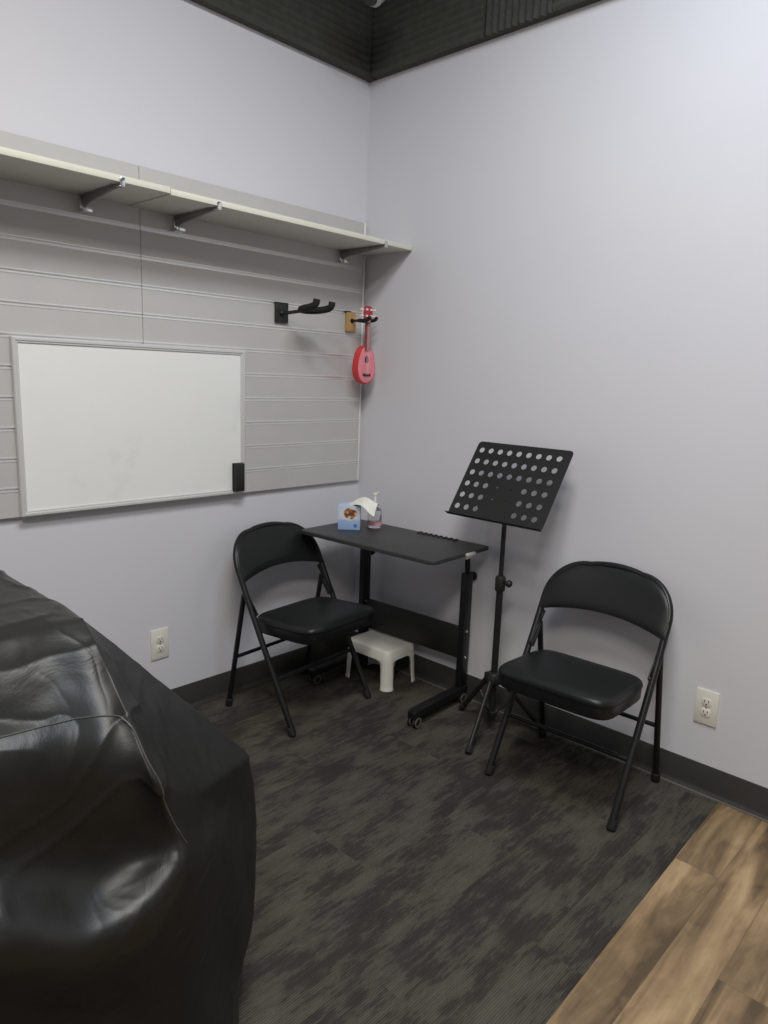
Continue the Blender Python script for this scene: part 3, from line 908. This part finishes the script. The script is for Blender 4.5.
# desk plate with round holes
PW, PH = .432, .338
PM = Matrix.Translation((-.008, -.012, 1.032)) @ Matrix.Rotation(R(-90 - .5), 4, 'Z') @ Matrix.Rotation(R(90 - 34), 4, 'X')
def plate():
    bm = new(); n = 20
    rad = .0118
    cx0, cz0 = .047, .049
    cells = {}
    xs = [-.186 + i * .0443 for i in range(9)]; zs = [.130 - j * .0515 for j in range(6)]
    holes = {}
    for i, x in enumerate(xs):
        for j, z in enumerate(zs):
            if j >= 3 and 3 <= i <= 5: continue
            holes[(i, j)] = (x, z)
    # each cell is a square ring around its hole; middle ones carry screw holes made as plain squares
    vx = {}
    def V(x, z):
        key = (round(x, 5), round(z, 5))
        if key not in vx: vx[key] = bm.verts.new((x, z, 0))
        return vx[key]
    ex = [x - .02215 for x in xs] + [xs[-1] + .02215]; ez = [z + .02575 for z in zs] + [zs[-1] - .02575]
    for i in range(9):
        for j in range(6):
            x0, x1, z1, z0 = ex[i], ex[i + 1], ez[j], ez[j + 1]
            if (i, j) in holes:
                hx, hz = holes[(i, j)]
                m = 4
                sq = []
                for (ax, az), (bx, bz) in (((x1, hz), (x1, z1)), ((x1, z1), (hx, z1)), ((hx, z1), (x0, z1)), ((x0, z1), (x0, hz)), ((x0, hz), (x0, z0)), ((x0, z0), (hx, z0)), ((hx, z0), (x1, z0)), ((x1, z0), (x1, hz))):
                    for q in range(3): sq.append((ax + (bx - ax) * q / 3, az + (bz - az) * q / 3))
                ci = [bm.verts.new((hx + rad * math.cos(2 * math.pi * q / 24), hz + rad * math.sin(2 * math.pi * q / 24), 0)) for q in range(24)]
                so_ = [V(*p) for p in sq]
                for q in range(24):
                    bm.faces.new((ci[q], so_[q], so_[(q + 1) % 24], ci[(q + 1) % 24]))
            else:
                # same outer subdivision so that the sheet stays one surface
                mx, mz = (x0 + x1) / 2, (z0 + z1) / 2
                sq = []
                for (ax, az), (bx, bz) in (((x1, mz), (x1, z1)), ((x1, z1), (mx, z1)), ((mx, z1), (x0, z1)), ((x0, z1), (x0, mz)), ((x0, mz), (x0, z0)), ((x0, z0), (mx, z0)), ((mx, z0), (x1, z0)), ((x1, z0), (x1, mz))):
                    for q in range(3): sq.append((ax + (bx - ax) * q / 3, az + (bz - az) * q / 3))
                if j in (3, 4) and i in (3, 5) or False:
                    hx = mx + (.012 if i == 3 else -.012); hz = mz
                    ci = [bm.verts.new((hx + .0033 * math.cos(2 * math.pi * q / 24), hz + .0033 * math.sin(2 * math.pi * q / 24), 0)) for q in range(24)]
                    so_ = [V(*p) for p in sq]
                    for q in range(24): bm.faces.new((ci[q], so_[q], so_[(q + 1) % 24], ci[(q + 1) % 24]))
                else:
                    bm.faces.new([V(*p) for p in sq])
    # rim from the hole field out to the rounded edge
    x0, x1, z1, z0 = ex[0], ex[-1], ez[0], ez[-1]
    loop = [e for e in bm.edges if e.is_boundary and all(abs(v.co.x - x0) < 1e-5 or abs(v.co.x - x1) < 1e-5 or abs(v.co.y - z0) < 1e-5 or abs(v.co.y - z1) < 1e-5 for v in e.verts)]
    zc = (z0 + z1) / 2; xc = (x0 + x1) / 2; hw, hh = (x1 - x0) / 2, (z1 - z0) / 2
    newv = {}
    def outer(v):
        if v not in newv:
            a = max(-1, min(1, (v.co.x - xc) / hw)); b = max(-1, min(1, (v.co.y - zc) / hh))
            X = a * PW / 2; Z = b * PH / 2
            rc = .016
            qx, qz = PW / 2 - rc, PH / 2 - rc
            if abs(X) > qx and abs(Z) > qz:
                d = Vector((abs(X) - qx, abs(Z) - qz)); d = d.normalized() * rc
                X = math.copysign(qx + d.x, X); Z = math.copysign(qz + d.y, Z)
            newv[v] = bm.verts.new((X, Z, 0))
        return newv[v]
    for e in loop:
        a, b = e.verts
        bm.faces.new((a, b, outer(b), outer(a)))
    bmesh.ops.recalc_face_normals(bm, faces=bm.faces)
    return bm
bm = plate()
bmesh.ops.solidify(bm, geom=bm.faces[:], thickness=.0016)
bmesh.ops.transform(bm, matrix=PM, verts=bm.verts)
pl = finish(bm, 'desk_plate', M_stand, ms, smooth=30)
bm = new()
box(bm, (0, -PH / 2 + .001, .011), (PW + .002, .002, .024), bev=.0008)
bmesh.ops.transform(bm, matrix=PM, verts=bm.verts)
finish(bm, 'ledge', M_stand, ms)
bm = new()
box(bm, (0, -.045, -.012), (.060, .090, .014), bev=.003)
bmesh.ops.transform(bm, matrix=PM, verts=bm.verts)
tube(bm, [(0, 0, .99), (0, 0, 1.02)], .0115, 14)
finish(bm, 'tilt_bracket', M_blackplastic, ms)

# ------------------------------------------------------------------ spotlight at the very top of the frame
lh = empty('spotlight_head', (-.355, -.375, 2.892), 0, 'small grey lamp head cut by the top of the photo, above the room corner', 'lamp')
bm = new(); q = Matrix.Rotation(R(35), 4, 'Y') @ Matrix.Rotation(R(12), 4, 'X')
lathe(bm, [(0, -.060), (.050, -.060), (.062, -.052), (.070, .02), (.070, .06), (.045, .085), (0, .088)], q, 28)
finish(bm, 'housing', M_lamp, lh)
bm = new(); lathe(bm, [(.012, -.0605), (.048, -.0605), (.048, -.064), (.012, -.064), (.012, -.0605)], q, 28); finish(bm, 'lens_ring', M_slot, lh)
bm = new(); tube(bm, [(0, 0, .05), (0, 0, ZC - 2.892 - .01)], .010, 12); lathe(bm, [(0, 0), (.05, 0), (.05, .012), (0, .012)], Matrix.Translation((0, 0, ZC - 2.892 - .0125)), 24)
finish(bm, 'stem', M_blackmetal, lh)

# ------------------------------------------------------------------ covered object in the foreground
CV = [
    [(-2.472, -0.800, 1.000), (-2.468, -1.001, 1.000), (-2.588, -1.365, 1.000), (-2.620, -1.453, 0.947), (-2.656, -1.556, 0.922), (-2.669, -1.590, 0.891), (-2.670, -1.575, 0.778), (-2.707, -1.680, 0.748), (-2.693, -1.610, 0.597), (-2.697, -1.600, 0.482), (-2.697, -1.620, 0.012)],
    [(-2.022, -0.800, 1.000), (-2.018, -1.001, 1.000), (-2.138, -1.365, 1.000), (-2.170, -1.453, 0.947), (-2.206, -1.556, 0.922), (-2.219, -1.590, 0.891), (-2.220, -1.575, 0.778), (-2.257, -1.680, 0.748), (-2.243, -1.610, 0.597), (-2.247, -1.600, 0.482), (-2.247, -1.620, 0.012)],
    [(-2.015, -0.800, 1.000), (-2.011, -1.224, 1.000), (-2.071, -1.380, 1.000), (-2.095, -1.488, 0.961), (-2.110, -1.554, 0.917), (-2.130, -1.605, 0.888), (-2.116, -1.565, 0.637), (-2.184, -1.715, 0.672), (-2.146, -1.620, 0.495), (-2.134, -1.600, 0.357), (-2.134, -1.630, 0.012)],
    [(-2.013, -0.800, 1.000), (-2.009, -1.315, 1.000), (-2.036, -1.380, 1.000), (-2.044, -1.474, 0.950), (-2.052, -1.542, 0.899), (-2.063, -1.612, 0.853), (-2.023, -1.550, 0.631), (-2.099, -1.715, 0.673), (-2.046, -1.610, 0.461), (-2.042, -1.600, 0.320), (-2.042, -1.630, 0.012)],
    [(-2.011, -0.800, 1.000), (-2.007, -1.300, 1.000), (-2.005, -1.380, 1.000), (-2.017, -1.493, 0.952), (-2.024, -1.575, 0.900), (-2.022, -1.645, 0.822), (-1.967, -1.625, 0.685), (-2.006, -1.695, 0.675), (-1.949, -1.600, 0.455), (-1.952, -1.600, 0.289), (-1.942, -1.610, 0.012)],
    [(-2.000, -0.800, 0.995), (-1.999, -1.310, 0.998), (-1.993, -1.380, 0.987), (-1.951, -1.426, 0.903), (-1.898, -1.466, 0.809), (-1.891, -1.545, 0.701), (-1.803, -1.490, 0.596), (-1.841, -1.560, 0.596), (-1.800, -1.490, 0.355), (-1.794, -1.480, 0.172), (-1.794, -1.500, 0.012)],
    [(-2.001, -0.800, 0.994), (-1.995, -1.300, 0.992), (-1.971, -1.381, 0.962), (-1.885, -1.382, 0.867), (-1.772, -1.385, 0.742), (-1.663, -1.387, 0.620), (-1.642, -1.377, 0.501), (-1.634, -1.377, 0.362), (-1.632, -1.372, 0.232), (-1.653, -1.367, 0.099), (-1.703, -1.417, 0.012)],
    [(-2.002, -0.790, 0.990), (-2.000, -1.050, 0.990), (-1.970, -1.200, 0.955), (-1.870, -1.220, 0.840), (-1.750, -1.240, 0.710), (-1.673, -1.257, 0.600), (-1.654, -1.237, 0.501), (-1.646, -1.237, 0.362), (-1.644, -1.232, 0.232), (-1.665, -1.227, 0.099), (-1.715, -1.277, 0.012)],
    [(-2.005, -0.800, 0.993), (-2.010, -0.800, 0.990), (-1.960, -0.800, 0.955), (-1.860, -0.800, 0.840), (-1.750, -0.800, 0.710), (-1.680, -0.800, 0.600), (-1.670, -0.800, 0.501), (-1.670, -0.800, 0.362), (-1.670, -0.800, 0.232), (-1.680, -0.800, 0.099), (-1.690, -0.800, 0.012)],
]
# control net of the draped cover: columns run round from the left end to the right side, rows from the top down to the hem
bm = new()
crl = bm.edges.layers.float.new('crease_edge')
vcl = bm.verts.layers.float.new('crease_vert')
net = [[bm.verts.new(p) for p in c] for c in CV]
nc, nr = len(net), len(net[0])
for i in range(nc - 1):
    for j in range(nr - 1):
        bm.faces.new((net[i][j], net[i][j + 1], net[i + 1][j + 1], net[i + 1][j]))
def cr(a, b, v):
    e = bm.edges.get((a, b))
    if e: e[crl] = v
for j in range(2, 7): cr(net[4][j], net[4][j + 1], .9 if j < 6 else .5)          # ridge running down from the top corner
for i in range(0, 4): cr(net[i][2], net[i + 1][2], .45)          # front edge of the top
for i in range(0, 4): cr(net[i][4], net[i + 1][4], .95)          # seam across the front
for i in (4, 5): cr(net[i][5], net[i + 1][5], .75)               # fold towards the low corner
for i in range(1, 5): cr(net[i][7], net[i + 1][7], .0)          # crest of the hanging swag
for j in range(1, 5): cr(net[6][j], net[6][j + 1], .8)           # taut line from the top corner to the low one
for j in range(5, 9): cr(net[6][j], net[6][j + 1], .45)
cr(net[5][5], net[5][6], .6)
net[4][2][vcl] = 1; net[6][5][vcl] = .8
bmesh.ops.recalc_face_normals(bm, faces=bm.faces)
me = bpy.data.meshes.new('net'); bm.to_mesh(me); bm.free()
tmp = bpy.data.objects.new('net', me); col.objects.link(tmp)
md = tmp.modifiers.new('s', 'SUBSURF'); md.levels = 5; md.render_levels = 5
dg = bpy.context.evaluated_depsgraph_get()
ev = tmp.evaluated_get(dg)
bm = new(); bm.from_mesh(ev.to_mesh()); ev.to_mesh_clear()
bpy.data.objects.remove(tmp); bpy.data.meshes.remove(me)
from mathutils import noise
bm.normal_update()
def ridged(p, o):
    a = 1 - abs(noise.noise(p) ) * 2.2
    return max(0, a) ** 3
for v in bm.verts:
    p = v.co
    if p.z < .02: continue
    h = 0
    # taut creases radiating from the top corner, crumples near the seam, soft hanging folds lower down
    w = max(0, min(1, (p.z - .55) / .2))
    q = Vector((p.x * 4 + p.y * 3, p.y * 9, p.z * 9 - p.x * 4))
    h += .0030 * w * ridged(q + Vector((noise.noise(p * 5) * .8, 0, noise.noise(p * 6 + Vector((3, 1, 2))) * .8)), 1)
    side = .25 if p.x > -1.98 and p.z > .6 else 1.0
    h *= side
    h += .004 * side * noise.noise(Vector((p.x * 8, p.y * 5, p.z * 4)))
    h += .004 * (1 - w) * noise.noise(Vector((p.x * 12 + p.z * 5, p.y * 7, p.z * 3.0 + 4)))
    h += .0010 * noise.noise(p * 28)
    # small pull creases running across the hanging folds
    q2 = Vector((p.x * 14 + p.z * 9, p.y * 6, p.z * 16 - p.x * 6))
    h += .0022 * ridged(q2 + Vector((noise.noise(p * 7) , noise.noise(p * 8 + Vector((5, 2, 1))), 0)), 2) * max(0, noise.noise(p * 4 + Vector((1, 7, 3))) + .25) * side
    v.co = p + v.normal * h
cvr = finish(bm, 'dust_cover', M_cover, smooth=75)
tag(cvr, 'shiny black fabric cover draped over a bulky instrument in the left foreground', 'cover')
sd = cvr.modifiers.new('cloth_thickness', 'SOLIDIFY'); sd.thickness = .003; sd.offset = -1

# piped seam across the front, running on down the ridge
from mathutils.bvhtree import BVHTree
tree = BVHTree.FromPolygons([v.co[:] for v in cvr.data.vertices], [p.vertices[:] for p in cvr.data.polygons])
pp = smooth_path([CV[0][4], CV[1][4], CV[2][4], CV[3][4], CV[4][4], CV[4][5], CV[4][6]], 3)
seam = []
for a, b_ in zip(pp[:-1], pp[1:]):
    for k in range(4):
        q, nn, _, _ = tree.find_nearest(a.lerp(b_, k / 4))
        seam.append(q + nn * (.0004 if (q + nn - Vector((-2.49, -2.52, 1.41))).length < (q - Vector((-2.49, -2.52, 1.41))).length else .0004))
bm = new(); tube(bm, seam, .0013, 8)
finish(bm, 'seam_piping', mat('seam_highlight_grey', (.07, .07, .065), .4), cvr)  # paler than the cover fabric: the highlight along the seam lip is painted in


# ------------------------------------------------------------------ lights: ceiling panels of the studio (out of frame) and soft room light
def area(name, loc, size, power, color, rot=(0, 0, 0)):
    l = bpy.data.lights.new(name, 'AREA'); l.shape = 'RECTANGLE'; l.size, l.size_y = size
    l.energy = power; l.color = color
    o = bpy.data.objects.new(name, l); col.objects.link(o); o.location = loc; o.rotation_euler = rot
    return o
area('ceiling_panel_light', (-1.75, -1.85, 3.32), (.6, .6), 38, (1, .955, .885))
area('ceiling_panel_light', (-1.05, -1.95, 3.32), (.6, .6), 23, (.74, .86, 1))
area('ceiling_panel_light', (-3.1, -2.9, 3.32), (1.2, .6), 60, (1, .955, .885))
w = bpy.data.worlds.new('room_light'); scene.world = w; w.use_nodes = True
w.node_tree.nodes['Background'].inputs[0].default_value = (.95, .96, 1, 1)
w.node_tree.nodes['Background'].inputs[1].default_value = .22

# ------------------------------------------------------------------ camera
yaw, pit, rol = 0.7535, -0.1864, 0.0360
f = Vector((math.cos(yaw) * math.cos(pit), math.sin(yaw) * math.cos(pit), math.sin(pit)))
r0 = Vector((math.sin(yaw), -math.cos(yaw), 0)); u0 = r0.cross(f)
rr = r0 * math.cos(rol) + u0 * math.sin(rol); uu = u0 * math.cos(rol) - r0 * math.sin(rol)
cam = bpy.data.cameras.new('camera'); co = bpy.data.objects.new('camera', cam); col.objects.link(co)
co.matrix_world = Matrix(((rr.x, uu.x, -f.x, -2.4938), (rr.y, uu.y, -f.y, -2.5239), (rr.z, uu.z, -f.z, 1.4146), (0, 0, 0, 1)))
cam.sensor_fit = 'HORIZONTAL'; cam.sensor_width = 36; cam.lens = 36 * 711.673 / 768
cam.clip_start = .02
scene.camera = co
vs = scene.view_settings
vs.view_transform = 'Standard'; vs.look = 'None'; vs.gamma = 1; vs.use_curve_mapping = False
vs.exposure = 0.0
